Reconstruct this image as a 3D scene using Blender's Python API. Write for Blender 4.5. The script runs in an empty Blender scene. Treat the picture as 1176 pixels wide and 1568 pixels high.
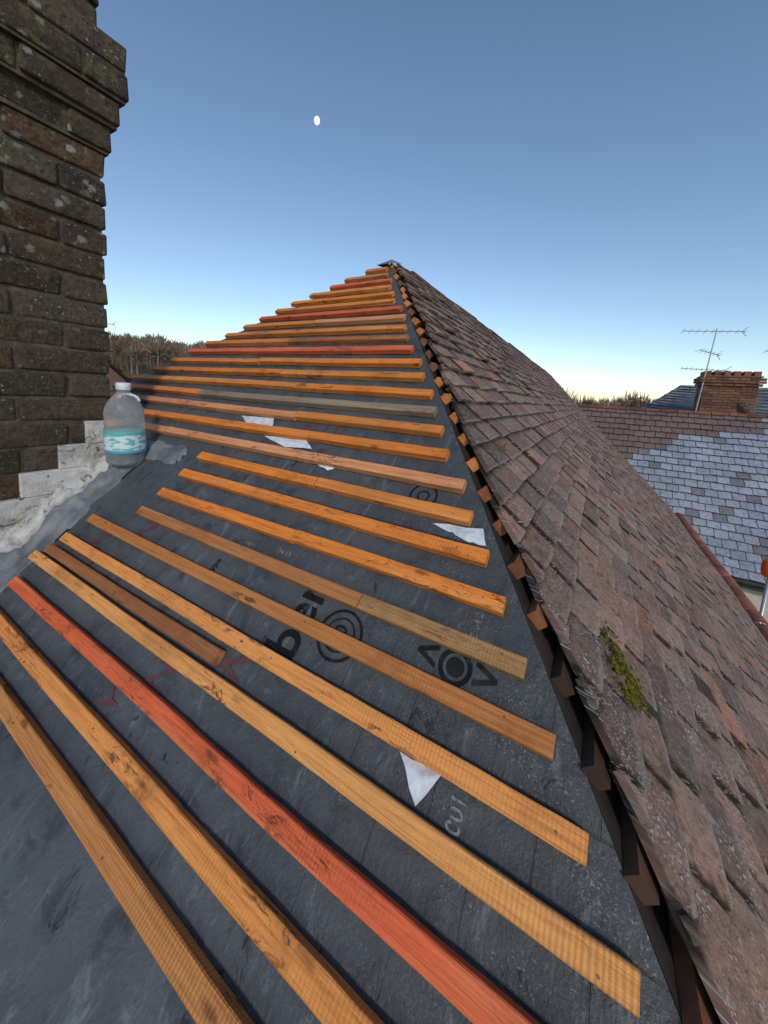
import bpy, math, random, bmesh
from mathutils import Vector, Matrix, noise as mn
random.seed(7)
R=random.random
def U(a,b): return a+(b-a)*random.random()
scene=bpy.context.scene
col=scene.collection

# ---------------------------------------------------------------- material helpers
class M:
    def __init__(s,name,rough=.7,spec=.3):
        s.mat=bpy.data.materials.new(name); s.mat.use_nodes=True
        s.nt=s.mat.node_tree; s.b=s.nt.nodes['Principled BSDF']
        s.b.inputs['Roughness'].default_value=rough
        s.b.inputs['Specular IOR Level'].default_value=spec
        s._uv=None
    def n(s,t): return s.nt.nodes.new(t)
    def l(s,a,b): s.nt.links.new(a,b)
    def uv(s):
        if not s._uv: s._uv=s.n('ShaderNodeTexCoord')
        return s._uv.outputs['UV']
    def uvm(s,name):
        m=s.n('ShaderNodeUVMap'); m.uv_map=name; return m.outputs[0]
    def obj(s):
        if not s._uv: s._uv=s.n('ShaderNodeTexCoord')
        return s._uv.outputs['Object']
    def mapping(s,v,scale=(1,1,1),loc=(0,0,0),rot=(0,0,0)):
        m=s.n('ShaderNodeMapping'); s.l(v,m.inputs['Vector'])
        m.inputs['Scale'].default_value=scale; m.inputs['Location'].default_value=loc; m.inputs['Rotation'].default_value=rot
        return m.outputs[0]
    def noise(s,v,scale,detail=5,rough=.6,dist=0):
        m=s.n('ShaderNodeTexNoise'); s.l(v,m.inputs['Vector'])
        m.inputs['Scale'].default_value=scale; m.inputs['Detail'].default_value=detail
        m.inputs['Roughness'].default_value=rough; m.inputs['Distortion'].default_value=dist
        return m.outputs[0]
    def vor(s,v,scale,feature='F1',out=0):
        m=s.n('ShaderNodeTexVoronoi'); s.l(v,m.inputs['Vector']); m.feature=feature
        m.inputs['Scale'].default_value=scale
        return m.outputs[out]
    def rng(s,v,a,b,c=0,d=1):
        m=s.n('ShaderNodeMapRange'); s.l(v,m.inputs[0])
        for i,x in enumerate((a,b,c,d)): m.inputs[i+1].default_value=x
        return m.outputs[0]
    def math(s,op,a,b=0.0):
        m=s.n('ShaderNodeMath'); m.operation=op
        for i,x in enumerate((a,b)):
            if hasattr(x,'is_linked'): s.l(x,m.inputs[i])
            else: m.inputs[i].default_value=x
        return m.outputs[0]
    def mix(s,f,a,b,mode='MIX'):
        m=s.n('ShaderNodeMix'); m.data_type='RGBA'; m.blend_type=mode
        for i,x in ((0,f),(6,a),(7,b)):
            if hasattr(x,'is_linked'): s.l(x,m.inputs[i])
            elif i==0: m.inputs[0].default_value=x
            else: m.inputs[i].default_value=(*x,1)
        return m.outputs[2]
    def attr(s,name):
        m=s.n('ShaderNodeAttribute'); m.attribute_name=name; return m.outputs['Color']
    def sep(s,v):
        m=s.n('ShaderNodeSeparateXYZ'); s.l(v,m.inputs[0]); return m.outputs
    def col(s,c):
        if hasattr(c,'is_linked'): s.l(c,s.b.inputs['Base Color'])
        else: s.b.inputs['Base Color'].default_value=(*c,1)
    def rough(s,c): s.l(c,s.b.inputs['Roughness'])
    def bump(s,h,strength=.5,dist=.01):
        m=s.n('ShaderNodeBump'); s.l(h,m.inputs['Height'])
        m.inputs['Strength'].default_value=strength; m.inputs['Distance'].default_value=dist
        s.l(m.outputs[0],s.b.inputs['Normal'])

# ---------------------------------------------------------------- mesh helpers
def mesh_obj(name,verts,faces,mat=None,parent=None,uvs=None,cols=None,smooth=False,loc=None,mids=None,uv2=None):
    me=bpy.data.meshes.new(name); me.from_pydata([tuple(v) for v in verts],[],faces)
    if mat:
        for m_ in (mat if isinstance(mat,(list,tuple)) else [mat]): me.materials.append(m_)
    if mids:
        for p,i in zip(me.polygons,mids): p.material_index=i
    if uvs:
        l=me.uv_layers.new(name='UVMap')
        for lp in me.loops: l.data[lp.index].uv=uvs[lp.vertex_index]
    if uv2:
        l=me.uv_layers.new(name='loc')
        for lp in me.loops: l.data[lp.index].uv=uv2[lp.vertex_index]
    if cols:
        a=me.color_attributes.new('tint','FLOAT_COLOR','CORNER')
        for p in me.polygons:
            for li in p.loop_indices: a.data[li].color=(*cols[p.index],1)
    if smooth:
        for p in me.polygons: p.use_smooth=True
    o=bpy.data.objects.new(name,me); col.objects.link(o)
    if parent: o.parent=parent
    if loc: o.location=loc
    return o
def empty(name,loc=(0,0,0)):
    o=bpy.data.objects.new(name,None); col.objects.link(o); o.location=loc; return o
class Buf:
    def __init__(s): s.v=[];s.f=[];s.c=[];s.uv=[];s.uv2=[]
    def add(s,vs,fs,c=(1,1,1),uv=None,uv2=None):
        k=len(s.v); s.v+=vs; s.f+=[tuple(i+k for i in f) for f in fs]; s.c+=[c]*len(fs)
        if uv: s.uv+=uv
        if uv2: s.uv2+=uv2
    def box(s,a,b,c=(1,1,1),j=0):
        x0,y0,z0=a;x1,y1,z1=b
        vs=[(x+U(-j,j),y+U(-j,j),z+U(-j,j)) for x,y,z in ((x0,y0,z0),(x1,y0,z0),(x1,y1,z0),(x0,y1,z0),(x0,y0,z1),(x1,y0,z1),(x1,y1,z1),(x0,y1,z1))]
        s.add(vs,[(0,3,2,1),(4,5,6,7),(0,1,5,4),(1,2,6,5),(2,3,7,6),(3,0,4,7)],c)
    def tube(s,p,q,r0,r1,n=8,c=(1,1,1),caps=True):
        p=Vector(p);q=Vector(q);d=(q-p).normalized()
        a=d.orthogonal().normalized();b=d.cross(a)
        vs=[];
        for k in range(n):
            t=2*math.pi*k/n; e=a*math.cos(t)+b*math.sin(t)
            vs+=[tuple(p+e*r0),tuple(q+e*r1)]
        fs=[(2*k,2*((k+1)%n),2*((k+1)%n)+1,2*k+1) for k in range(n)]
        if caps: fs+=[tuple(2*k for k in range(n))[::-1],tuple(2*k+1 for k in range(n))]
        s.add(vs,fs,c)
    def make(s,name,mat,parent=None,smooth=False,**k):
        return mesh_obj(name,s.v,s.f,mat,parent,uvs=s.uv or None,uv2=s.uv2 or None,cols=s.c,smooth=smooth,**k)

# ---------------------------------------------------------------- roof geometry (metres; camera stands at origin)
T=.874; K=1.157; CF=1/math.sqrt(1+T*T); SF=T*CF
AX,AY,AZ=-1.439,2.397,.938
def F(x,q,n=0): return (x, q*CF-n*SF, q*SF-K+n*CF)
def xr(q): return AX+.848*(AY-q*CF)
def xl(q): return AX-1.28*(AY-q*CF)
QA=AY/CF; QE=-2.12; EZ=QE*SF-K; EY=QE*CF
CR=.6966; SR=.7175; YEND=10.75
def Rt(w,y,n=0): return (AX+w*CR+n*SR, y, AZ-w*SR+n*CR)
def yhip(w): return AY-w/1.2173
WE=4.865
Q0=.651
def fd(x,q):
    b=(q-Q0)/.1; t=abs(b-round(b))*2 if b>-3.5 else 1
    a=mn.noise(Vector((x*6,q*9,0)))*.0022+mn.noise(Vector((x*25,q*25,3)))*.0009
    cr=1-abs(mn.noise(Vector((x*3.2+q*2.1,q*7-x*1.4,8))))*3.2
    cr2=1-abs(mn.noise(Vector((x*5.5-q*4.1,q*5+x*2.4,18))))*4
    return a*.6+(max(0,cr)**3*.0042+max(0,cr2)**3*.003)*min(1,t*1.6)

house=empty('hipped_roof_house')

# ---- materials
m=M('roofing_felt',.55,.4); uv=m.uv()
big=m.noise(uv,2.2,4,.6); fine=m.noise(uv,140,4,.7); med=m.noise(uv,14,6,.65,.4)
c=m.mix(m.rng(big,.35,.65),(.060,.070,.080),(.102,.115,.128))
c=m.mix(m.rng(med,.53,.72,0,.8),c,(.026,.030,.034))
c=m.mix(m.rng(m.noise(m.mapping(uv,(1,1,1),(5,2,0)),26,5,.75,.8),.58,.66,0,.45),c,(.17,.182,.19))
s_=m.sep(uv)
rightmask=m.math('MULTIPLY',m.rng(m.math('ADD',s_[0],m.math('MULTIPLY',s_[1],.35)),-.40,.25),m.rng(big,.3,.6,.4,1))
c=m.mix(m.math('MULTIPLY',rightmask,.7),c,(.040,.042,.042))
spk=m.rng(m.noise(uv,200,2,.8),.57,.66)
spk=m.math('MULTIPLY',spk,m.math('MULTIPLY',rightmask,m.rng(m.noise(uv,8,5,.65),.46,.62)))
c=m.mix(m.math('MULTIPLY',spk,.65),c,(.42,.44,.43))
br=m.n('ShaderNodeTexBrick'); m.l(m.mapping(uv,(1,1,1),(0,.03,0)),br.inputs['Vector'])
br.inputs['Color1'].default_value=(0,0,0,1);br.inputs['Color2'].default_value=(0,0,0,1);br.inputs['Mortar'].default_value=(1,1,1,1)
br.inputs['Scale'].default_value=1;br.inputs['Brick Width'].default_value=.165;br.inputs['Row Height'].default_value=.10;br.inputs['Mortar Size'].default_value=.002;br.inputs['Mortar Smooth'].default_value=.4
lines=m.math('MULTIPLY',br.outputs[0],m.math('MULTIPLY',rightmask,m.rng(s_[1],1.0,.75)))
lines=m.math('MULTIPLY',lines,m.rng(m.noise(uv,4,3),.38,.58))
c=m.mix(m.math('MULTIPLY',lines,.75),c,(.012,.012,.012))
chalk=m.math('MULTIPLY',m.rng(m.noise(m.mapping(uv,(3,1,1)),5,6,.75,1.5),.58,.68),.4)
c=m.mix(chalk,c,(.25,.28,.30))
drips=m.math('MULTIPLY',m.rng(m.noise(m.mapping(uv,(26,3,1)),1.6,5,.7,.4),.60,.72),.35)
c=m.mix(drips,c,(.20,.215,.23))
tear=m.rng(m.noise(m.mapping(uv,(1.3,1,1),(7,7,0)),9,5,.7,1.0),.645,.675)
c=m.mix(m.math('MULTIPLY',tear,.85),c,(.014,.014,.016))
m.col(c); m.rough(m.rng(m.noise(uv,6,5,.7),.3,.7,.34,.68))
h=m.math('ADD',m.math('MULTIPLY',med,.8),m.math('MULTIPLY',fine,.25))
h=m.math('SUBTRACT',h,m.math('MULTIPLY',lines,.5))
m.bump(h,1,.009); FELT=m.mat
# wood
m=M('treated_batten_wood',.6,.3); ob=m.obj()
oi=m.n('ShaderNodeObjectInfo'); oc=oi.outputs['Color']
off=m.n('ShaderNodeVectorMath'); off.operation='ADD'; m.l(ob,off.inputs[0])
cx=m.n('ShaderNodeCombineXYZ'); r7=m.math('MULTIPLY',oi.outputs['Random'],37); m.l(r7,cx.inputs[0]); m.l(r7,cx.inputs[1]); m.l(cx.outputs[0],off.inputs[1])
v=off.outputs[0]
grain=m.noise(m.mapping(v,(2.2,75,75)),1.6,7,.7,1.6)
streak=m.noise(m.mapping(v,(1.2,22,22)),1.3,3,.6,.6)
blot=m.noise(v,4,6,.7)
c=m.mix(m.rng(grain,.36,.54),m.mix(.5,oc,(.20,.05,.01)),oc)
c=m.mix(m.rng(streak,.52,.72,0,.5),c,m.mix(.5,oc,(.98,.55,.22)))
c=m.mix(m.rng(m.noise(m.mapping(v,(1,2,2),(3,9,1)),3.2,5,.7),.55,.70,0,.45),c,m.mix(.5,oc,(.22,.12,.06)))
c=m.mix(m.rng(blot,.54,.68,0,.6),c,m.mix(.6,oc,(.12,.03,.008)))
dk=m.noise(m.mapping(v,(5,16,16)),2.6,7,.8,.8)
dsel=m.rng(m.noise(m.mapping(v,(1,1,1),(8,3,5)),2.6,3,.6),.47,.60)
c=m.mix(m.math('MULTIPLY',m.math('MULTIPLY',m.rng(dk,.53,.60),dsel),.85),c,(.045,.02,.012))
kd=m.math('ADD',m.vor(m.mapping(v,(5.5,16,16)),1.0),m.math('MULTIPLY',m.noise(v,60,3),.12))
c=m.mix(m.rng(kd,.21,.13,0,.7),c,(.12,.032,.014))
sw=m.n('ShaderNodeTexWave'); m.l(m.mapping(v,(1,.15,.15)),sw.inputs['Vector']); sw.inputs['Scale'].default_value=42; sw.inputs['Distortion'].default_value=3; sw.inputs['Detail'].default_value=2
saw=m.math('MULTIPLY',sw.outputs[1],m.rng(m.noise(v,2.5,2),.42,.6))
c=m.mix(m.math('MULTIPLY',saw,.30),c,(.34,.12,.03))
m.col(c); m.bump(m.math('ADD',m.math('MULTIPLY',grain,1.3),m.math('MULTIPLY',saw,.35)),.8,.003); WOOD=m.mat
# tiles
def tile_mat(name,base1,base2,lichen=.6,moss=1.0,sc=1.0,rough=.72,edge=True):
    m=M(name,rough,.3); uv=m.uv(); t=m.attr('tint')
    n1=m.noise(uv,3*sc,5,.6); n2=m.noise(uv,38*sc,5,.7)
    c=m.mix(m.rng(n1,.35,.65),base1,base2)
    c=m.mix(.95,c,t,'MULTIPLY')
    c=m.mix(m.rng(n2,.48,.66,0,.75),c,m.mix(.7,c,(.035,.025,.018)))
    c=m.mix(m.rng(m.noise(uv,75*sc,3,.7),.50,.64,0,.5),c,m.mix(.5,c,(.46,.38,.32)))
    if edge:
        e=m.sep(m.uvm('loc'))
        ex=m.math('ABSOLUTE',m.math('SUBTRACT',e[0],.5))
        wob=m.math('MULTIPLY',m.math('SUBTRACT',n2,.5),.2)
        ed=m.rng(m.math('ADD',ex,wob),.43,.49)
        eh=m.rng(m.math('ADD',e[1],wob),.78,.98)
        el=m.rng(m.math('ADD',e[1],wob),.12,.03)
        c=m.mix(m.math('MULTIPLY',m.math('MAXIMUM',ed,eh),.88),c,(.020,.016,.012))  # heads and side edges painted darker: shading under the overlap, plus joint dirt
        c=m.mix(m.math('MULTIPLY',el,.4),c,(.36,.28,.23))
    d=m.math('ADD',m.vor(m.mapping(uv,(1,1,1),(.3,.1,0)),70*sc),m.math('MULTIPLY',n2,.3)); sel=m.rng(m.noise(uv,7*sc,4,.65),.48,.60)
    sp=m.math('MULTIPLY',m.rng(d,.46,.36),sel)
    c=m.mix(m.math('MULTIPLY',sp,lichen),c,(.56,.55,.50))
    d3=m.vor(m.mapping(uv,(1,1,1),(2.3,5.1,0)),160*sc); c=m.mix(m.math('MULTIPLY',m.rng(d3,.32,.2),m.rng(m.noise(uv,5*sc,4,.7),.46,.60,0,lichen)),c,(.56,.55,.51))
    d2=m.vor(m.mapping(uv,(1,1,1),(1.3,.7,0)),19*sc); d2=m.math('ADD',d2,m.math('MULTIPLY',n2,.5))
    c=m.mix(m.math('MULTIPLY',m.rng(d2,.44,.36),m.rng(n1,.50,.60,0,lichen*.8)),c,(.36,.34,.29))
    mo=m.math('MULTIPLY',m.rng(m.noise(uv,6.5*sc,7,.8),.57,.64),moss)
    c=m.mix(m.math('MULTIPLY',mo,.8),c,m.mix(n2,(.03,.028,.014),(.085,.08,.02)))
    m.col(c); m.bump(m.math('ADD',m.math('MULTIPLY',n2,1.1),m.math('MULTIPLY',sp,.5)),1,.009)
    return m.mat
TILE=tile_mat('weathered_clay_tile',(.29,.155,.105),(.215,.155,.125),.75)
def simple(name,c1,c2,scale=8,rough=.75,bs=.4,bd=.01,spec=.3,metal=0,tint=False):
    m=M(name,rough,spec); o=m.obj()
    n1=m.noise(o,scale,6,.65); c=m.mix(m.rng(n1,.35,.65),c1,c2)
    if tint: c=m.mix(1,c,m.attr('tint'),'MULTIPLY')
    m.col(c); m.bump(m.noise(o,scale*5,5,.7),bs,bd); m.b.inputs['Metallic'].default_value=metal
    return m.mat
DECK=simple('dark_roof_deck',(.02,.017,.015),(.045,.035,.03),12)
m=M('cement_mortar',.85,.2); o=m.obj()
c=m.mix(m.rng(m.noise(o,9,6,.7),.42,.66),(.74,.74,.71),(.42,.41,.38))
c=m.mix(m.rng(m.noise(o,16,6,.75,1),.57,.65),c,(.08,.075,.06))
c=m.mix(m.rng(m.noise(o,6,4,.6),.62,.7,0,.7),c,(.28,.18,.07))
m.col(c); m.bump(m.noise(o,45,6,.75),1,.014); CEM=m.mat
LEAD=simple('lead_sheet',(.10,.112,.125),(.25,.27,.29),9,.5,.6,.01,.5)

# ---- front slope: underlay
nx,nq=300,300
vs=[];uvs=[];fs=[]
for j in range(nq+1):
    t=j/nq; q=QE+(QA-QE)*t
    a,b=xl(q),xr(q)
    for i in range(nx+1):
        x=a+(b-a)*i/nx
        vs.append(F(x,q,fd(x,q))); uvs.append((x,q))
for j in range(nq):
    for i in range(nx):
        k=j*(nx+1)+i; fs.append((k,k+1,k+nx+2,k+nx+1))
mesh_obj('roof_underlay',vs,fs,FELT,house,uvs=uvs,smooth=True)
def strip(name,q0,q1,x0,x1,n=.003,mat=FELT,par=house,wav=.006):
    vs=[];uvs=[];fs=[];N=110
    for i in range(N+1):
        x=x0+(x1-x0)*i/N
        for jj,q in enumerate((q0+wav*mn.noise(Vector((x*5,q0*9,1))),(q0+q1)/2,q1)):
            vs.append(F(x,q,n+fd(x,q)+(.003 if jj==0 else 0))); uvs.append((x,q+.2))
    for i in range(N):
        for jj in range(2):
            k=i*3+jj; fs.append((k,k+3,k+4,k+1))
    return mesh_obj(name,vs,fs,mat,par,uvs=uvs,smooth=True)
strip('underlay_lap',1.185,1.245,-1.5,xr(1.25)-.02)
strip('underlay_lap_upper',2.06,2.17,xl(2.17)+.03,xr(2.17)-.02)

# ---- other deck planes
eR=(1.95,EY,EZ); eRf=(1.95,YEND,EZ); rend=Rt(.27,YEND); rA=(AX,AY,AZ)
eL=(xl(QE),EY,EZ); eLf=(xl(QE),YEND,EZ)
vs=[rA,eR,eRf,rend,eL,eLf]
mesh_obj('roof_deck',vs,[(0,1,2,3),(0,3,5,4),(3,2,5)],DECK,house)

# ---- right slope: plain tiles
def clip(poly,a,b,cc):
    out=[]
    for i in range(len(poly)):
        p=poly[i];q=poly[(i+1)%len(poly)]
        dp=a*p[0]+b*p[1]-cc; dq=a*q[0]+b*q[1]-cc
        if dp>=0: out.append(p)
        if (dp>=0)!=(dq>=0):
            t=dp/(dp-dq); out.append((p[0]+(q[0]-p[0])*t,p[1]+(q[1]-p[1])*t))
    return out
g=.0917; tw=.185
B=Buf()
ncourse=int(WE/g)+1
for j in range(ncourse):
    wt=g*(j+1); offc=U(.0,.03)+(.02 if R()<.2 else 0); aslope=1.2173-U(.10,.30)
    y=yhip(wt)-.25; y=math.floor(y/tw)*tw+(tw/2 if j%2 else 0)
    while y<YEND:
        y0=y+.0035;y1=y+tw-.0035; y+=tw
        trim=.27*(y0-AY)/(YEND-AY)
        if wt-.02<trim: continue
        jw=U(-.005,.005)+(U(-.008,.018) if R()<.15 else 0)
        dn=U(-.003,.004)+(.008 if R()<.08 else 0); sk=U(-.004,.004); tl=U(-.04,.04)
        cor=U(.004,.012)
        yc=(y0+y1)/2
        cutt=y0<yhip(wt)+.16
        H=max(wt-(.125 if cutt else .19),0.0)
        near=yc<3.2
        if near:
            tail=[(wt+jw+sk-cor*.8,y0),(wt+jw+sk,y0+cor)]+[(wt+jw+sk*(1-2*t)+U(-.0015,.0015),y0+tw*t) for t in (.25,.5,.75)]+[(wt+jw-sk,y1-cor),(wt+jw-sk-cor*.8,y1)]
            head=[(H,y1),(H,y0+tw*.75),(H,yc),(H,y0+tw*.25),(H,y0)]
        else:
            tail=[(wt+jw+sk,y0),(wt+jw-sk,y1)]; head=[(H,y1),(H,y0)]
        poly=clip(tail+head,1/aslope,1,yhip(wt)+wt/aslope+offc)
        if len(poly)<3: continue
        def nt_(w_,y_): return .058-(wt-w_)*.14+dn+tl*(y_-yc)-((y_-yc)/(tw/2))**2*.004
        sag=lambda y_: .02*mn.noise(Vector((y_*.5,wt*.6,2)))
        th=.014
        top=[Rt(w_,y_,nt_(w_,y_)+sag(y_)) for w_,y_ in poly]; bot=[Rt(w_,y_,nt_(w_,y_)-th+sag(y_)) for w_,y_ in poly]
        n=len(poly)
        ctr=(sum(p[0] for p in poly)/n,sum(p[1] for p in poly)/n)
        pts=top+bot+[Rt(ctr[0],ctr[1],nt_(*ctr)+sag(ctr[1]))]
        fs=[(i,(i+1)%n,2*n) for i in range(n)]+[tuple(range(2*n-1,n-1,-1))]+[(i,i+n,(i+1)%n+n,(i+1)%n) for i in range(n)]
        k=U(.6,1.3)
        if R()<.12: k*=.6
        t=(k*U(.98,1.12),k,k*U(.90,1.0))
        if R()<.08: t=(k*1.4,k*1.0,k*.78)
        lu=lambda p:((p[1]-y0)/tw,(wt-p[0])/g)
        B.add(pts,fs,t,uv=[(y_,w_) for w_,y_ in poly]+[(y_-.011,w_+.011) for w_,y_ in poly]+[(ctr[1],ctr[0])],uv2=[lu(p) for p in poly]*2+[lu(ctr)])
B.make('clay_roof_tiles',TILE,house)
B=Buf()
for j in range(ncourse):
    w=g*(j+1)-.045; y0=yhip(w)+U(-.002,.030)
    L=.5; c=random.choice([(.72,.26,.06),(.6,.22,.06),(.7,.30,.09),(.25,.11,.06)]) if j<18 else random.choice([(.34,.12,.05),(.20,.08,.04),(.10,.05,.03),(.05,.03,.02)])
    vs=[Rt(w+a,y0+b,n) for b in (0,L) for a,n in ((-.019,.001),(.019,.001),(.019,.024),(-.019,.024))]
    B.add(vs,[(0,1,2,3),(7,6,5,4),(0,4,5,1),(1,5,6,2),(2,6,7,3),(3,7,4,0)],c)
m=M('batten_end_wood',.7); c=m.mix(m.rng(m.noise(m.obj(),40,4),.4,.7,0,.6),m.attr('tint'),(.08,.04,.02)); m.col(c)
B.make('tile_batten_ends',m.mat,house)
# ridge tiles
TERR=simple('terracotta',(.40,.16,.085),(.20,.11,.08),9,.8,.6,.01,tint=True)
def halfround(B,p,q,r,c,up=Vector((0,0,1)),n=8,th=.012):
    p=Vector(p);q=Vector(q);d=(q-p).normalized();s=d.cross(up).normalized();u=s.cross(d)
    vs=[]
    for P in (p,q):
        for rr in (r,r-th):
            for k in range(n+1):
                t=math.pi*k/n; vs.append(tuple(P+s*math.cos(t)*rr+u*math.sin(t)*rr*.8))
    m_=n+1; fs=[]
    for k in range(n):
        fs+=[(k,k+1,2*m_+k+1,2*m_+k),(m_+k,3*m_+k,3*m_+k+1,m_+k+1),(k,m_+k,m_+k+1,k+1),(2*m_+k,2*m_+k+1,3*m_+k+1,3*m_+k)]
    fs+=[(0,2*m_,3*m_,m_),(n,m_+n,3*m_+n,2*m_+n)]
    B.add(vs,fs,c)
B=Buf()
P0=Vector((AX,AY,AZ+.012)); P1=Vector(rend)+Vector((0,0,.012)); N=26
for k in range(1,N):
    a=P0.lerp(P1,k/N+.0005); b=P0.lerp(P1,(k+.97)/N); s=U(.4,.8)
    z=.006*math.sin(k*1.7)
    halfround(B,a+Vector((0,0,z)),b+Vector((0,0,z+U(-.006,.006))),.055,(s*.7,s*.72,s*.78))
for k in range(36):
    y0=-1.5+k*.345
    s=U(.55,1.2); halfround(B,(2.0,y0,EZ+.06+U(-.008,.008)),(2.0+U(-.01,.01),y0+.335,EZ+.06+U(-.01,.01)),.09,(s*1.2,s,s*.9))
B.make('ridge_tiles',TERR,house)
mesh_obj('apex_flashing',[(AX,AY+.03,AZ+.045),F(AX-.07,QA-.06,.030),F(AX+.045,QA-.06,.030),Rt(.07,AY+.02,.068),(AX-.07,AY+.07,AZ-.0)],[(0,1,2),(0,2,3),(0,4,1)],LEAD,house)
# walls
def wallmat(name,a,b): return simple(name,a,b,5,.85,.6,.01)
REND=wallmat('pebbledash_render',(.60,.57,.47),(.46,.43,.36))
GLASS=simple('window_glass',(.03,.035,.04),(.05,.06,.07),2,.08,0,.001,.6)
WHITE=simple('white_pvc',(.75,.75,.74),(.68,.68,.66),6,.4,.1,.001)
B=Buf(); B.box((-6.2,-1.3,-7.6),(1.65,10.5,EZ-.02)); B.make('walls',REND,house)
B=Buf();G=Buf()
for y in (0.5,4,7.5):
    for z in (-6.6,-4.1):
        B.box((1.66,y,z),(1.70,y+1.4,z+1.2)); G.box((1.705,y+.08,z+.08),(1.71,y+.66,z+1.12)); G.box((1.705,y+.74,z+.08),(1.71,y+1.32,z+1.12))
B.make('window_frames',WHITE,house); G.make('window_panes',GLASS,house)

# ---------------------------------------------------------------- battens
OR=(.95,.29,.045);OR2=(.88,.31,.065);RD=(.88,.16,.06);YE=(.92,.44,.13);BR=(.44,.16,.05);GR=(.31,.27,.19);PK=(.88,.38,.17);TN=(.80,.42,.17)
def batten(q,x0,x1,color,w=.037,h=.025,bow=.004,tilt=0,n0=.0035):
    N=max(6,int((x1-x0)/.04)); ph=U(0,99); vs=[];fs=[]
    ch=.0022
    sec=[(-w/2,0),(w/2,0),(w/2,h-ch),(w/2-ch,h),(-w/2+ch,h),(-w/2,h-ch)]
    xc=(x0+x1)/2; wv=U(-.003,.002)
    for i in range(N+1):
        x=x0+(x1-x0)*i/N
        dq=bow*mn.noise(Vector((x*1.3,ph,0)))+tilt*(x-xc); dn=.002*mn.noise(Vector((x*2,ph,7)))+.0015
        sk=(U(-.003,.003) if i in (0,N) else 0)
        for a,b in sec:
            e=.0009*mn.noise(Vector((x*18,a*200,ph)))
            vs.append((x-xc+sk, (a*(1+wv*10)+dq+e), b+dn+n0+e))
    for i in range(N):
        for k in range(6):
            a=i*6+k;b=i*6+(k+1)%6; fs.append((a,b,b+6,a+6))
    fs+=[(5,4,3,2,1,0),tuple(N*6+k for k in range(6))]
    o=mesh_obj('roof_batten',vs,fs,WOOD)
    ey=Vector((0,CF,SF)); ez=Vector((0,-SF,CF)); p=Vector(F(xc,q,0))
    o.matrix_world=Matrix(((1,0,0,p.x),(0,ey.y,ez.y,p.y),(0,ey.z,ez.z,p.z),(0,0,0,1)))
    o.color=(*color,1)
    return o
def bq(n): return Q0+.1*n
def cut(q): return xr(q)-.043
spec={-3:[(-2.0,None,(.64,.26,.075))],-2:[(-1.95,None,(.92,.35,.085))],-1:[(-1.80,None,RD)],0:[(-1.848,None,(.95,.42,.12))],1:[(-1.784,None,(.96,.38,.10))],
 2:[(-1.742,None,(.58,.22,.06))],3:[(-1.504,-.45,(.52,.21,.07)),(-.448,None,(.44,.25,.10))],4:[(-1.49,-.75,OR),(-.748,None,OR)],5:[(-1.475,None,OR)],6:[(-1.465,-.80,OR),(-.796,None,OR2)]}
for n,pcs in spec.items():
    q=bq(n)
    for x0,x1,c in pcs:
        if x1 is None: x1=cut(q)+U(-.008,.008)
        batten(q+U(-.003,.003),x0,x1,c,tilt=U(-.003,.003),bow=.005)
batten(.694,-1.80,-.74,(.36,.14,.055),w=.034,tilt=.006)
cyc=[PK,OR,OR2,GR,OR,OR2,OR,RD,BR,OR2,PK,RD,OR2,OR,OR2,RD,(.72,.30,.10),OR2]
for i in range(18):
    n=7+i; q=bq(n)+U(-.005,.005); a=xl(q)+U(-.05,.03); b=cut(q)+U(-.014,.014); c=cyc[i]
    if i>14: a=xl(q)+U(-.02,.01)
    js=[a]
    L=b-a
    if L>1.2: js.append(a+L*U(.3,.75))
    js.append(b)
    for k in range(len(js)-1):
        cc=c if k==len(js)-2 or R()<.4 else random.choice([OR,OR2,PK,OR,RD,TN])
        f=U(.85,1.0); batten(q+U(-.003,.003),js[k],js[k+1]-.003,tuple(v_*f for v_ in cc),tilt=U(-.004,.004))
B=Buf()
for n in range(-3,16):
    q=bq(n)
    x=cut(q)-U(.03,.08)
    while x>-1.7:
        p=Vector(F(x+U(-.03,.03),q+U(-.009,.009),.0300))
        B.tube(p,p+Vector((0,-SF,CF))*.0012,.0022,.002,7); x-=U(.42,.62)
m=M('galvanised_nail',.5); m.col((.16,.15,.15)); m.b.inputs['Metallic'].default_value=.6
B.make('roofing_nails',m.mat)

# torn pale scraps on the underlay
m=M('white_membrane',.6); o=m.obj(); m.col(m.mix(m.rng(m.noise(o,30,5,.7),.45,.7),(.72,.78,.84),(.45,.50,.55))); m.bump(m.noise(o,60),.4,.003); SCR=m.mat
for pts in ([(-.243,.732),(-.159,.735),(-.187,.677)],[(-.358,1.216),(-.22,1.236),(-.2,1.19),(-.25,1.188)],[(-1.228,1.43),(-.988,1.438),(-.93,1.398),(-1.07,1.388)],[(-1.47,1.526),(-1.256,1.536),(-1.22,1.485),(-1.40,1.49)],[(-.86,1.335),(-.78,1.335),(-.80,1.318)]):
    cx_=sum(p[0] for p in pts)/len(pts);cy_=sum(p[1] for p in pts)/len(pts)
    out=[]
    for i in range(len(pts)):
        a=pts[i];b=pts[(i+1)%len(pts)]
        for t in (0,.33,.66): out.append((a[0]+(b[0]-a[0])*t+(U(-.003,.003) if t else 0),a[1]+(b[1]-a[1])*t+(U(-.003,.003) if t else 0)))
    vs=[F(cx_,cy_,.013)]+[F(a,b,.0045+fd(a,b)+U(0,.003)) for a,b in out]; n=len(out)
    mesh_obj('membrane_scrap',vs,[(0,i+1,(i+1)%n+1) for i in range(n)],SCR)

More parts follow.
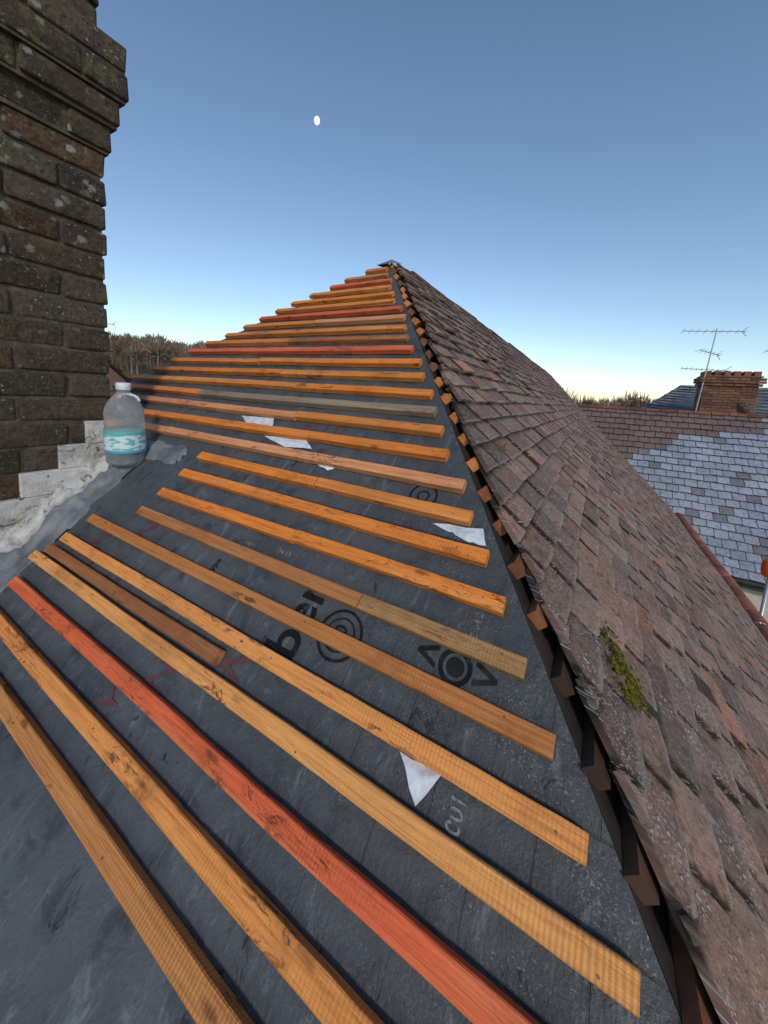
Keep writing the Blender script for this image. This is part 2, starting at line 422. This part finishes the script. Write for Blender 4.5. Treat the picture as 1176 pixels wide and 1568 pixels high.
# printed marks on the underlay
def ink(name,c,a=.44,b=.56,fade=(.06,.068,.076)):
    m=M(name,.6); o=m.obj(); m.col(m.mix(m.rng(m.noise(o,38,6,.75),a,b),c,fade)); return m.mat
BLK=ink('black_ink',(.007,.007,.008),.56,.68); RED=ink('dark_red_ink',(.15,.05,.06),.48,.6); GRY=ink('grey_ink',(.26,.27,.28))
def text(s,x,q,size,rot,mat):
    cu=bpy.data.curves.new('t','FONT'); cu.body=s; cu.size=size; cu.align_x='CENTER'; cu.align_y='CENTER'; cu.resolution_u=4
    cu.offset=size*.016
    o=bpy.data.objects.new('t',cu); col.objects.link(o)
    bpy.context.view_layer.update()
    me=bpy.data.meshes.new_from_object(o.evaluated_get(bpy.context.evaluated_depsgraph_get())); bpy.data.objects.remove(o)
    bm=bmesh.new(); bm.from_mesh(me)
    bmesh.ops.triangulate(bm,faces=bm.faces)
    for _ in range(2): bmesh.ops.subdivide_edges(bm,edges=[e for e in bm.edges if e.calc_length()>size*.12],cuts=2); bmesh.ops.triangulate(bm,faces=[f for f in bm.faces if len(f.verts)>3])
    bm.to_mesh(me); bm.free()
    cr,sr=math.cos(rot),math.sin(rot)
    for v in me.vertices:
        a,b=v.co.x,v.co.y; X=x+a*cr-b*sr; Q=q+a*sr+b*cr; v.co=F(X,Q,.0018+fd(X,Q))
    me.materials.clear(); me.materials.append(mat)
    ob_=bpy.data.objects.new('printed_text',me); col.objects.link(ob_); ob_.parent=house
def ring(x,q,r,w,mat,n=48):
    vs=[];fs=[]
    for k in range(n):
        t=2*math.pi*k/n
        for rr in (r,r-w):
            X=x+math.cos(t)*rr;Q=q+math.sin(t)*rr; vs.append(F(X,Q,.0018+fd(X,Q)))
    for k in range(n):
        a=2*k;b=2*((k+1)%n); fs.append((a,a+1,b+1,b))
    mesh_obj('printed_logo',vs,fs,mat,house)
text('ber',-.60,.86,.14,math.pi*.5,BLK)
ring(-.47,.865,.060,.007,BLK); ring(-.47,.865,.040,.004,BLK); text('40',-.47,.865,.045,math.pi*.5,BLK)
ring(-.19,.905,.036,.010,BLK); ring(-.19,.905,.019,.0185,BLK); text('<   >',-.19,.905,.09,0,BLK)
text('N',-.887,.60,.10,math.pi*.5,RED); text('W',-.69,.70,.11,math.pi*.5,RED); text('N',-1.6,.80,.10,math.pi*.5,RED); text('N',-1.4,.90,.10,math.pi*.5,RED); text('Y',-.98,.50,.08,math.pi*.5,RED)
text('N I V',-.95,1.50,.10,0,RED); text('1001',-.12,.69,.035,math.pi*.5,GRY)
text('B 04 2',-.17,1.0,.022,math.pi*.5,GRY); ring(-.42,1.30,.045,.006,BLK); ring(-.42,1.30,.02,.005,BLK)
text('Type  1F',-.98,.905,.03,math.pi*.5,BLK); text('EN 13859',-.75,1.0,.022,0,GRY); text('<BR  1001>',-.93,.985,.022,0,GRY)

# ---------------------------------------------------------------- brick chimney
piv=Vector((-2.1,.86,-.4))
chim=empty('brick_chimney',piv); chim.rotation_euler=(0,math.radians(2.2),0)
m=M('old_brick',.9,.2); o=m.obj()
n1=m.noise(o,5,5,.6); n2=m.noise(o,42,6,.75)
c=m.mix(m.rng(n1,.35,.65),(.118,.090,.062),(.078,.066,.052))
c=m.mix(.9,c,m.attr('tint'),'MULTIPLY')
c=m.mix(m.rng(n2,.48,.66,0,.75),c,(.024,.021,.017))
c=m.mix(m.rng(m.noise(o,70,3,.8),.54,.67,0,.55),c,(.23,.21,.175))
c=m.mix(m.rng(m.noise(o,2.2,4,.7),.5,.68,0,.7),c,(.03,.027,.022))
z=m.sep(o)[2]
up=m.rng(z,.2,1.7,.04,1)
l1=m.math('MULTIPLY',m.rng(m.noise(m.mapping(o,(1,1,1),(3,1,2)),11,5,.7),.52,.60),up)
c=m.mix(m.math('MULTIPLY',l1,.6),c,(.19,.165,.075))
d=m.math('ADD',m.vor(o,15),m.math('MULTIPLY',n2,.6))
l2=m.math('MULTIPLY',m.rng(d,.56,.46),m.math('MULTIPLY',m.rng(m.noise(o,3.5,3),.44,.56),up))
c=m.mix(l2,c,(.50,.50,.46))
d=m.math('ADD',m.vor(o,42),m.math('MULTIPLY',n2,.4)); l3=m.math('MULTIPLY',m.rng(d,.40,.32),m.rng(m.noise(o,5,3),.48,.58))
c=m.mix(m.math('MULTIPLY',l3,.8),c,(.38,.38,.34))
m.col(c); m.bump(m.math('ADD',n2,m.math('MULTIPLY',m.noise(o,14,4),.8)),1,.02); BRK=m.mat
MORT=simple('lime_mortar',(.17,.14,.10),(.065,.055,.042),20,.95,1,.01)
B=Buf(); C=Buf()
X0,X1,Y0,Y1=-2.8,-2.1,-.15,.86; ch=.11; zb=-1.42
def course(z0,off,k,zh=.096):
    x0,x1,y0,y1=X0-off,X1+off,Y0-off,Y1+off
    x0-=piv.x;x1-=piv.x;y0-=piv.y;y1-=piv.y; z=z0-piv.z
    bl=.335
    def tint():
        s=U(.6,1.3); return (s*U(.98,1.12),s,s*U(.88,1.05)) if R()<.88 else (s*1.25,s*.9,s*.72)
    for fx,sgn in ((x1,1),(x0,-1)):
        y=y1-(0 if k%2 else bl/2)
        if k%2==0: B.box((min(fx,fx-sgn*.1),y+.006,z),(max(fx,fx-sgn*.1)+U(-.004,.004),y1+U(-.006,.006),z+zh),tint(),.004)
        while y>y0+.02:
            ya=max(y-bl,y0); p=U(-.008,.005)
            B.box((min(fx+p*sgn,fx-sgn*.1),ya+.006,z),(max(fx+p*sgn,fx-sgn*.1),(y-.006 if y<y1 else y+U(-.008,.005)),z+zh+U(-.004,.002)),tint(),.004); y-=bl
    for fy,sgn in ((y1,1),(y0,-1)):
        x=x1-.105-(bl/2 if k%2 else 0)
        if k%2: B.box((x+.006,min(fy,fy-sgn*.1),z),(x1-.106,max(fy,fy-sgn*.1),z+zh),tint(),.002)
        while x>x0+.12:
            xa=max(x-bl,x0+.105); B.box((xa+.006,min(fy,fy-sgn*.1),z),(x-.006,max(fy,fy-sgn*.1)+U(-.004,.002),z+zh),tint(),.003); x-=bl
    C.box((x0+.012,y0+.012,z-.013),(x1-.012,y1-.012,z+zh+.001))
for k in range(33):
    zc=zb+ch*k; off=0
    if 22<=k<=25: off=(.025,.05,.075,.075)[k-22]
    course(zc,off,k)
o=B.make('bricks',BRK,chim); bv=o.modifiers.new('b','BEVEL'); bv.width=.009; bv.segments=2
C.make('mortar_core',MORT,chim)
B=Buf()
for y in (.1,.6):
    cx_=-2.45-piv.x; cy_=y-piv.y; z0=zb+ch*33-piv.z-.02
    B.tube((cx_,cy_,z0),(cx_,cy_,z0+.45),.13,.105,16,(1.2,.9,.8)); B.tube((cx_,cy_,z0+.42),(cx_,cy_,z0+.5),.125,.125,16,(1.2,.9,.8))
B.make('chimney_pots',TERR,chim)
B=Buf()
for k in range(0,14):
    z0=zb+ch*k-.004; ys=(z0+K-.17)/T+U(-.02,.02)
    if ys<Y0: ys=Y0
    if ys<Y1-.03: B.box((X1-.02-piv.x,ys-piv.y,z0-piv.z),(X1+.012+U(0,.004)-piv.x,Y1+.006-piv.y,z0+ch-.001-piv.z),(1,1,1),.003)
o=B.make('stepped_flashing',CEM,chim); bv=o.modifiers.new('b','BEVEL'); bv.width=.005
vs=[];fs=[];mi=[];idx={}
NX,NY=150,150
def rdist(x,y):
    dx=max(X0-x,0,x-X1); dy=max(Y0-y,0,(y-Y1)*2.0); d1=math.hypot(dx,dy)
    sx=min(max(x,-2.0),-1.66); d2=math.hypot(x-sx,(y-.93)*1.5)+.19
    return min(d1,d2)
def fp(i,j):
    if (i,j) in idx: return idx[(i,j)]
    x=-2.95+1.6*i/NX; y=-.3+1.5*j/NY; d=rdist(x,y)
    lim=.25+.03*mn.noise(Vector((x*8,y*8,0)))
    t=max(0,1-d/lim)
    h=.06*t**.9+ .035*mn.noise(Vector((x*9,y*9,1)))*min(1,t*2.5)+.025*mn.noise(Vector((x*30,y*30,1)))*min(1,t*3)
    h=max(h,-.004) if t<=0 else max(h,.009)
    idx[(i,j)]=len(vs); p=F(x,y/CF,0); vs.append((x,y-h*.2,p[2]+h*1.1)); return idx[(i,j)]
for i in range(NX):
    for j in range(NY):
        x=-2.95+1.6*(i+.5)/NX; y=-.3+1.5*(j+.5)/NY; d=rdist(x,y)
        if d<.255:
            fs.append((fp(i,j),fp(i+1,j),fp(i+1,j+1),fp(i,j+1))); mi.append(0 if d<.13+.07*mn.noise(Vector((x*6,y*6,4))) else 1)
mesh_obj('mortar_fillet',vs,fs,[CEM,LEAD],smooth=True,mids=mi)

# ---------------------------------------------------------------- water bottle
bot=empty('water_bottle',(-1.89,.83,-.400)); bot.rotation_euler=(math.radians(2),math.radians(2),.4)
def lathe(name,prof,mat,par,n=40,ribs=None):
    vs=[];fs=[]
    for r,z in prof:
        for k in range(n):
            t=2*math.pi*k/n; rr=r*(1+(.012*math.sin(8*t) if ribs else 0)); vs.append((rr*math.cos(t),rr*math.sin(t),z))
    for i in range(len(prof)-1):
        for k in range(n):
            a=i*n+k;b=i*n+(k+1)%n; fs.append((a,b,b+n,a+n))
    fs.append(tuple(range(n))[::-1]); fs.append(tuple((len(prof)-1)*n+k for k in range(n)))
    return mesh_obj(name,vs,fs,mat,par,smooth=True)
m=M('clear_plastic',.10,.5); m.b.inputs['Base Color'].default_value=(.95,.98,1,1); m.b.inputs['Transmission Weight'].default_value=.85; m.b.inputs['IOR'].default_value=1.2
m.bump(m.noise(m.obj(),28,3),.5,.01); PL=m.mat
prof=[(.060,0),(.074,.008),(.078,.02),(.076,.035),(.079,.05),(.079,.10),(.079,.17),(.077,.18),(.080,.19),(.076,.20),(.080,.21),(.076,.22),(.079,.235),(.074,.26),(.062,.29),(.040,.318),(.027,.335),(.023,.343),(.023,.352)]
lathe('body',prof,PL,bot,ribs=True)
m=M('bottle_label',.4); o=m.obj(); s=m.sep(o)
c=m.mix(m.rng(m.noise(m.mapping(o,(1,1,2.6)),30,3,.5),.50,.56),(.66,.80,.84),(.16,.50,.55))
c=m.mix(m.rng(s[2],.078,.072),c,(.10,.36,.50)); c=m.mix(m.rng(s[2],.142,.148),c,(.12,.45,.42))
m.col(c); lathe('label',[(.0815,.060),(.0818,.064),(.0818,.155),(.0815,.16)],m.mat,bot)
m=M('bottle_cap_plastic',.35); m.col(m.mix(m.rng(m.noise(m.obj(),30),.4,.6),(.75,.80,.86),(.65,.70,.78)))
lathe('cap',[(.028,.345),(.030,.348),(.030,.372),(.027,.377)],m.mat,bot)
B=Buf()
pv=None
for k in range(9):
    t=math.pi*k/8; p=(.05*math.cos(t)+.0,0,.30+.045*math.sin(t)*.6)
    if pv: B.tube((pv[0]+.03,pv[1],pv[2]),(p[0]+.03,p[1],p[2]),.006,.006,6)
    pv=p
B.make('handle',m.mat,bot,smooth=True)

# ---------------------------------------------------------------- neighbouring house
nb=empty('neighbouring_house')
NT=tile_mat('neighbour_tiles',(1,1,1),(.72,.75,.80),.25,0,.3,.45,edge=False)
B=Buf()
ry,rz=16.0,-.05
rl=math.hypot(4,4); c45=.7071
gn=.26; wn=.30
nr=int(rl/gn)
for j in range(nr+1):
    d=gn*(j+1)
    if d>rl+.05: d=rl+.05
    x=-3.0-(wn/2 if j%2 else 0)
    while x<9:
        dd=U(-.015,.015)
        def P(a,dist,n): return (a,ry-dist*c45-n*c45,rz-dist*c45+n*c45)
        x0=x+.008;x1=x+wn-.008
        lo=d+dd; hi=max(d-.32,0); ls=U(-.01,.01)
        vs=[P(x0,lo+ls,.085),P(x1,lo-ls,.085),P(x1,hi,.02),P(x0,hi,.02)]+[P(x0,lo+ls,.045),P(x1,lo-ls,.045),P(x1,hi,.0),P(x0,hi,.0)]
        fb=.95+.9*max(0,3.4-x)*.5+.35*mn.noise(Vector((x*.9,d*1.2,0)))
        frost = (d>fb and x>.9) or (x>4.4 and d>.25)
        s=U(.8,1.1)
        c=(.38*s,.43*s,.51*s) if frost else (.19*s,.105*s,.08*s)
        if frost and R()<.08: c=(.18,.18,.20)
        B.add(vs,[(0,1,2,3),(4,7,6,5),(1,5,6,2),(2,6,7,3),(3,7,4,0)],c,uv=[(x0,lo),(x1,lo),(x1,hi),(x0,hi)]*2)
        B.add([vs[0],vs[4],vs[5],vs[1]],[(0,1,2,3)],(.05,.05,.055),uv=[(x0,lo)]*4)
        x+=wn
B.make('roof_tiles',NT,nb)
B=Buf()
x=-3
while x<9:
    s=U(.5,.9); halfround(B,(x,ry,rz+.0),(x+.43,ry,rz+U(-.01,.01)),.11,(s*.9,s*.75,s*.72)); x+=.45
B.make('ridge',TERR,nb)
mesh_obj('walls',[(-2.8,12.25,-7.6),(8.8,12.25,-7.6),(8.8,19.7,-7.6),(-2.8,19.7,-7.6),(-2.8,12.25,-3.85),(8.8,12.25,-3.85),(8.8,19.7,-3.85),(-2.8,19.7,-3.85),(-2.8,16,-.1),(8.8,16,-.1),(-2.9,20.1,-4.15),(8.9,20.1,-4.15),(-2.9,16,-.06),(8.9,16,-.06)],
 [(0,1,5,4),(1,2,6,9,5),(2,3,7,6),(3,0,4,8,7),(12,13,11,10)],REND,nb)
B=Buf(); B.tube((-3,11.95,-4.12),(9,11.95,-4.12),.06,.06,8); B.box((-3,12.0,-4.3),(9,12.03,-4.08))
B.make('gutter',simple('dark_gutter',(.03,.03,.03),(.05,.05,.05)),nb)
B=Buf();G=Buf()
for x in (-1,2.0,5.0):
    B.box((x,12.18,-6.2),(x+1.6,12.24,-4.9)); G.box((x+.1,12.17,-6.1),(x+1.5,12.178,-5.0))
B.make('window_frames',WHITE,nb);G.make('window_panes',GLASS,nb)
# neighbour chimney
nc=empty('brick_chimney',(4.0,18,0))
B=Buf()
def bcourses(B,x0,x1,y0,y1,z0,z1,h,l):
    k=0;z=z0
    while z<z1-.01:
        x=x0-(l/2 if k%2 else 0)
        while x<x1-.02:
            s=U(.7,1.5); B.box((max(x,x0)+.006,y0-U(0,.01),z),(min(x+l,x1)-.006,y0+.1,z+h-.015),(s*1.3,s*.92,s*.75)); x+=l
        y=y0+.1
        while y<y1:
            s=U(.7,1.5); B.box((x0-U(0,.01),y,z),(x0+.1,min(y+l,y1)-.01,z+h-.015),(s*1.3,s*.92,s*.75)); y+=l
        z+=h;k+=1
bcourses(B,-.75,.75,-.5,.5,-1.2,1.0,.1,.3); bcourses(B,-.82,.82,-.57,.5,1.0,1.1,.1,.3); bcourses(B,-.88,.88,-.62,.5,1.1,1.3,.1,.3)
for i in range(6):
    B.box((-.75+i*.265,-.5,1.36),(-.75+i*.265+.17,.3,1.52),(2.2,1.1,.8))
B.box((-.8,-.55,1.31),(.8,.5,1.36),(1.3,1.3,1.2))
B.make('bricks',simple('neighbour_brick',(.15,.10,.07),(.10,.075,.06),9,.9,.8,.01,tint=True),nc)
B=Buf(); B.box((-.73,-.48,-1.2),(.73,.48,1.3)); B.make('mortar_core',MORT,nc)
mesh_obj('flashing',[(.45,-.75,.45),(.78,-.60,-.05),(.95,-.9,-.35),(.35,-.62,.55)],[(0,1,2),(0,3,1)],SCR,nc)
# slate hip roof behind
SL=simple('slate',(.16,.18,.205),(.28,.305,.34),3,.5,.4,.01,tint=True)
sh=empty('slate_roof_house')
vs=[(1.2,19,-.35),(3.2,21.5,1.2),(6.2,21.5,1.2),(8.2,19,-.9),(8.2,24,-.9),(1.2,24,-.9)]
def lerp3(a,b,t): return tuple(a[i]+(b[i]-a[i])*t for i in range(3))
B=Buf()
for k in range(14):
    a=lerp3(vs[1],vs[0],k/14);b=lerp3(vs[2],vs[3],k/14);c=lerp3(vs[1],vs[0],(k+1)/14);d=lerp3(vs[2],vs[3],(k+1)/14)
    for i in range(16):
        o_=.5/16 if k%2 else 0
        t0=min(1,i/16+o_);t1=min(1,(i+.93)/16+o_)
        p0,p1=lerp3(a,b,t0),lerp3(a,b,t1); q0,q1=lerp3(c,d,t0),lerp3(c,d,t1); s=U(.7,1.2)
        B.add([p0,p1,(q1[0],q1[1]-.04,q1[2]+.04),(q0[0],q0[1]-.04,q0[2]+.04)],[(0,1,2,3)],(s,s,s))
B.add(vs,[(1,5,4,2),(2,4,3),(0,5,1),(0,1,2,3)],(.4,.4,.4)); B.make('roof',SL,sh)
B=Buf(); B.box((1.5,19.3,-7.6),(8,23.8,-1.0)); B.make('walls',REND,sh)
# TV aerials
MET=M('aluminium',.35); MET.col((.45,.46,.48)); MET.b.inputs['Metallic'].default_value=.6; MET=MET.mat
def aerial(base,h,booms,lean=(0,0)):
    o=empty('tv_aerial',base); B=Buf(); o.rotation_euler=(lean[0],lean[1],0)
    B.tube((0,0,0),(0,0,h),.022,.02,8)
    for z,ang,L,n,el,tilt in booms:
        dx,dy=math.cos(ang),math.sin(ang)
        a=Vector((-dx*L*.55,-dy*L*.55,z-tilt));b=Vector((dx*L*.45,dy*L*.45,z+tilt)); B.tube(a,b,.012,.012,6)
        for k in range(n):
            p=a.lerp(b,k/(n-1)); e=el*(1-.35*k/(n-1)); d_=Vector((dy*e/2,-dx*e/2,.12*e)); B.tube(p+d_,p-d_,.007,.007,5)
        for s in (-1,1):
            B.tube(b-Vector((dx*.1,dy*.1,0)),b+Vector((dx*.06,dy*.06,s*.16)),.01,.01,5)
    B.make('mast_and_elements',MET,o)
aerial((3.15,17.4,0.0),3.0,[(2.9,.1,1.75,9,.45,.03),(2.15,.6,.8,6,.35,-.05),(1.55,-.1,1.3,10,.4,.0)],(0,.06))
aerial((5.55,17.8,.0),2.3,[(2.2,.1,1.6,9,.4,0)],(0,.05))
# house on the left
lh=empty('brown_roof_house')
vs=[(-32,7.4,1.5),(-20,7.4,1.5),(-32,10.6,-1.5),(-20,10.6,-1.5),(-32,4.2,-1.5),(-20,4.2,-1.5)]
B=Buf()
for sg in (1,-1):
    for k in range(14):
        for i in range(24):
            y0=7.4+sg*3.2*k/14; y1=7.4+sg*3.2*(k+1)/14; z0=1.5-3*k/14;z1=1.5-3*(k+1)/14; x0=-32+.5*i+(.25 if k%2 else 0);s=U(.7,1.2)
            B.add([(x0,y0,z0),(x0+.48,y0,z0),(x0+.48,y1,z1+.05),(x0,y1,z1+.05)],[(0,1,2,3)],(s,s,s))
B.add(vs,[(0,1,3,2),(0,4,5,1)]); B.make('roof',simple('brown_roof_tiles',(.22,.13,.09),(.15,.10,.08),3,.8,.6,.03,tint=True),lh)
mesh_obj('walls',[(-31.7,4.5,-7.6),(-20.2,4.5,-7.6),(-20.2,10.3,-7.6),(-31.7,10.3,-7.6),(-31.7,4.5,-1.4),(-20.2,4.5,-1.4),(-20.2,10.3,-1.4),(-31.7,10.3,-1.4),(-31.7,7.4,1.35),(-20.2,7.4,1.35)],[(0,1,5,4),(1,2,6,9,5),(2,3,7,6),(3,0,4,8,7)],simple('brown_brick_wall',(.24,.14,.10),(.17,.11,.085)),lh)
aerial((-20.6,8.3,.5),2.2,[(2.0,1.2,1.0,7,.4,0)])
# scaffold pole with orange cap
sp=empty('scaffold_pole',(2.40,7,-7.5)); B=Buf(); B.tube((0,0,0),(0,0,5.38),.024,.024,12); B.make('tube',MET,sp,smooth=True)
m=M('orange_plastic',.4); m.col(m.mix(m.rng(m.noise(m.obj(),9),.4,.6),(.85,.12,.03),(.75,.09,.02)))
lathe('end_cap',[(.05,5.24),(.09,5.25),(.105,5.33),(.105,5.42),(.085,5.48),(.05,5.50),(.02,5.505)],m.mat,sp,20)

# ---------------------------------------------------------------- ground, hills, woods
def ss(a,b,t):
    t=min(1,max(0,(t-a)/(b-a))); return t*t*(3-2*t)
def hz(x,y):
    r=math.hypot(x,y); az=math.degrees(math.atan2(x,y))
    left=ss(-20,-45,az)*(1-ss(-110,-150,az)) if az<0 else 0
    return -7.5+ss(60,190,r)*(2+10*left+2*mn.noise(Vector((x*.006,y*.006,0))))+ss(190,420,r)*(4+22*left)
vs=[(0,0,-7.5)];fs=[]
rs=[8,20,40,60,80,100,125,150,175,200,240,300,360,420,550,800,1200,2000,3500]; NA=96
for r in rs:
    for k in range(NA):
        t=2*math.pi*k/NA; x,y=r*math.sin(t),r*math.cos(t); vs.append((x,y,hz(x,y)))
for k in range(NA): fs.append((0,1+(k+1)%NA,1+k))
for i in range(len(rs)-1):
    for k in range(NA):
        a=1+i*NA+k;b=1+i*NA+(k+1)%NA; fs.append((a,b,b+NA,a+NA))
mesh_obj('ground',vs,fs,simple('grass_field',(.08,.085,.04),(.13,.105,.065),.05,.95,.3,.1),smooth=True)
m=M('bare_twigs',.9,.1); c=m.mix(.9,m.mix(m.rng(m.noise(m.obj(),.08,3),.35,.65),(.26,.185,.135),(.19,.155,.115)),m.attr('tint'),'MULTIPLY'); m.col(c); TW=m.mat
def bare_tree(B,x,y,z,h,tw_,nb_=150):
    s=U(.6,1.3)
    B.tube((x,y,z),(x,y,z+h*.55),.02*h,.01*h,5,(s,s,s),False)
    for k in range(nb_):
        t=U(0,6.28); e=math.asin(U(-.75,1)); rr=h*.42*U(.3,1)**.6
        ex=Vector((math.cos(t)*math.cos(e)*rr*.95,math.sin(t)*math.cos(e)*rr*.95,math.sin(e)*rr))
        c0=Vector((x,y,z+h*.57))
        p=c0+ex*U(.3,.75)-Vector((0,0,h*.05)); q=c0+ex
        side=Vector((U(-1,1),U(-1,1),U(-.3,.3))).normalized()*tw_*U(.5,1.4)
        s2=s*U(.6,1.4); B.add([tuple(p-side),tuple(p+side),tuple(q)],[(0,1,2)],(s2,s2*.97,s2*.9))
B=Buf()
for k in range(480):
    az=math.radians(U(-84,-30)); r=U(140,330); x,y=r*math.sin(az),r*math.cos(az)
    bare_tree(B,x,y,hz(x,y)-.5,U(10,16),.24*r/200,150)
B.make('distant_woodland',TW)
B=Buf()
for k in range(260):
    az=math.radians(U(-14,40)); r=U(110,230); x,y=r*math.sin(az),r*math.cos(az)
    bare_tree(B,x,y,hz(x,y)-.5,U(7,11)*(1+.25*math.sin(az*25)),.18,110)
for az,r,h in ((-4.6,75,12),(-1.6,80,10.8),(-5.8,90,11),(-.6,95,10.4),(-3.4,85,10)):
    az=math.radians(az); bare_tree(B,r*math.sin(az),r*math.cos(az),-7.5,h,.07,900)
B.make('distant_tree_line',TW)

# moss clumps on the tiles
B=Buf()
def blob(B,p,r,c):
    vs=[];fs=[]
    p=Vector(p); N_=Vector((SR,0,CR)); a=Vector((0,1,0)); b=Vector((CR,0,-SR))
    vs.append(tuple(p+N_*r*.8))
    for k in range(6):
        t=k*math.pi/3; vs.append(tuple(p+(a*math.cos(t)+b*math.sin(t))*r*.6*U(.7,1.4)+N_*r*.55))
    for k in range(6):
        t=k*math.pi/3; vs.append(tuple(p+(a*math.cos(t)+b*math.sin(t))*r*U(.7,1.4)-N_*r*.4))
    for k in range(6):
        k2=(k+1)%6; fs+=[(0,1+k,1+k2),(1+k,7+k,7+k2,1+k2)]
    B.add(vs,fs,c)
for (wc,yc,sw_,sy,n) in ((2.20,.91,.024,.028,900),(2.16,.98,.018,.03,300),(2.9,.9,.04,.03,160),(3.1,1.5,.03,.03,120),(3.0,.25,.03,.04,400),(2.75,.55,.02,.05,260),(3.2,.45,.03,.03,260),(2.6,.50,.02,.02,160),(1.2,1.62,.01,.03,60),(1.6,1.35,.01,.03,60)):
    for k in range(n):
        w=random.gauss(wc,sw_);y=random.gauss(yc,sy)
        if y<yhip(w)+.05 or mn.noise(Vector((w*30,y*30,0)))<-.12: continue
        s=U(.4,1.3); blob(B,Rt(w,y,.056),U(.0015,.0042),(s,s*.95,s*.6))
m=M('moss',.95,.1); m.col(m.mix(1,m.mix(m.rng(m.noise(m.obj(),60),.4,.6),(.15,.14,.025),(.07,.065,.02)),m.attr('tint'),'MULTIPLY'))
B.make('moss_patch',m.mat,smooth=True)

# ---------------------------------------------------------------- moon
d=Vector((-422.2,463.1,406.4)).normalized(); me=bpy.data.meshes.new('moon')
bm=bmesh.new(); bmesh.ops.create_uvsphere(bm,u_segments=32,v_segments=20,radius=2.9); bm.to_mesh(me); bm.free()
for p in me.polygons: p.use_smooth=True
mo=bpy.data.objects.new('moon',me); col.objects.link(mo); mo.location=d*420; mo.scale=(.85,.85,1.15)
m=M('moon_surface',1); m.b.inputs['Base Color'].default_value=(.5,.5,.5,1)
m.l(m.mix(m.rng(m.noise(m.obj(),.6,4),.4,.65),(1,1,.96),(.75,.8,.85)),m.b.inputs['Emission Color']); m.b.inputs['Emission Strength'].default_value=1.0
me.materials.append(m.mat)

# ---------------------------------------------------------------- light
SE,SRot=math.radians(30),math.radians(140)
w=bpy.data.worlds.new('World'); scene.world=w; w.use_nodes=True
bg=w.node_tree.nodes['Background']; sky=w.node_tree.nodes.new('ShaderNodeTexSky'); sky.sky_type='NISHITA'; sky.sun_disc=False
sky.sun_elevation=SE; sky.sun_rotation=SRot; sky.air_density=1.1; sky.dust_density=.1; sky.ozone_density=2.2; sky.altitude=0
w.node_tree.links.new(sky.outputs[0],bg.inputs[0]); bg.inputs[1].default_value=.15
sl=bpy.data.lights.new('sun','SUN'); sl.energy=1.7; sl.angle=math.radians(6); sl.color=(1,.84,.68)
so=bpy.data.objects.new('sun',sl); col.objects.link(so)
sd=Vector((math.sin(SRot)*math.cos(SE),math.cos(SRot)*math.cos(SE),math.sin(SE)))
so.rotation_euler=sd.to_track_quat('Z','Y').to_euler()
scene.view_settings.view_transform='Standard'; scene.view_settings.look='None'; scene.view_settings.exposure=0

# ---------------------------------------------------------------- camera
Yv=Vector((327,58,-550)).normalized(); Xv=Vector((951,-135,550)).normalized()
Zv=Xv.cross(Yv).normalized(); Xv=Yv.cross(Zv)
cd=bpy.data.cameras.new('camera'); cd.sensor_fit='HORIZONTAL'; cd.sensor_width=36; cd.lens=36*550/1176; cd.shift_y=-(784-680)/1176
cd.clip_start=.02; cd.clip_end=6000
co=bpy.data.objects.new('camera',cd); col.objects.link(co)
co.matrix_world=Matrix((Xv,Yv,Zv)).to_4x4()
scene.camera=co
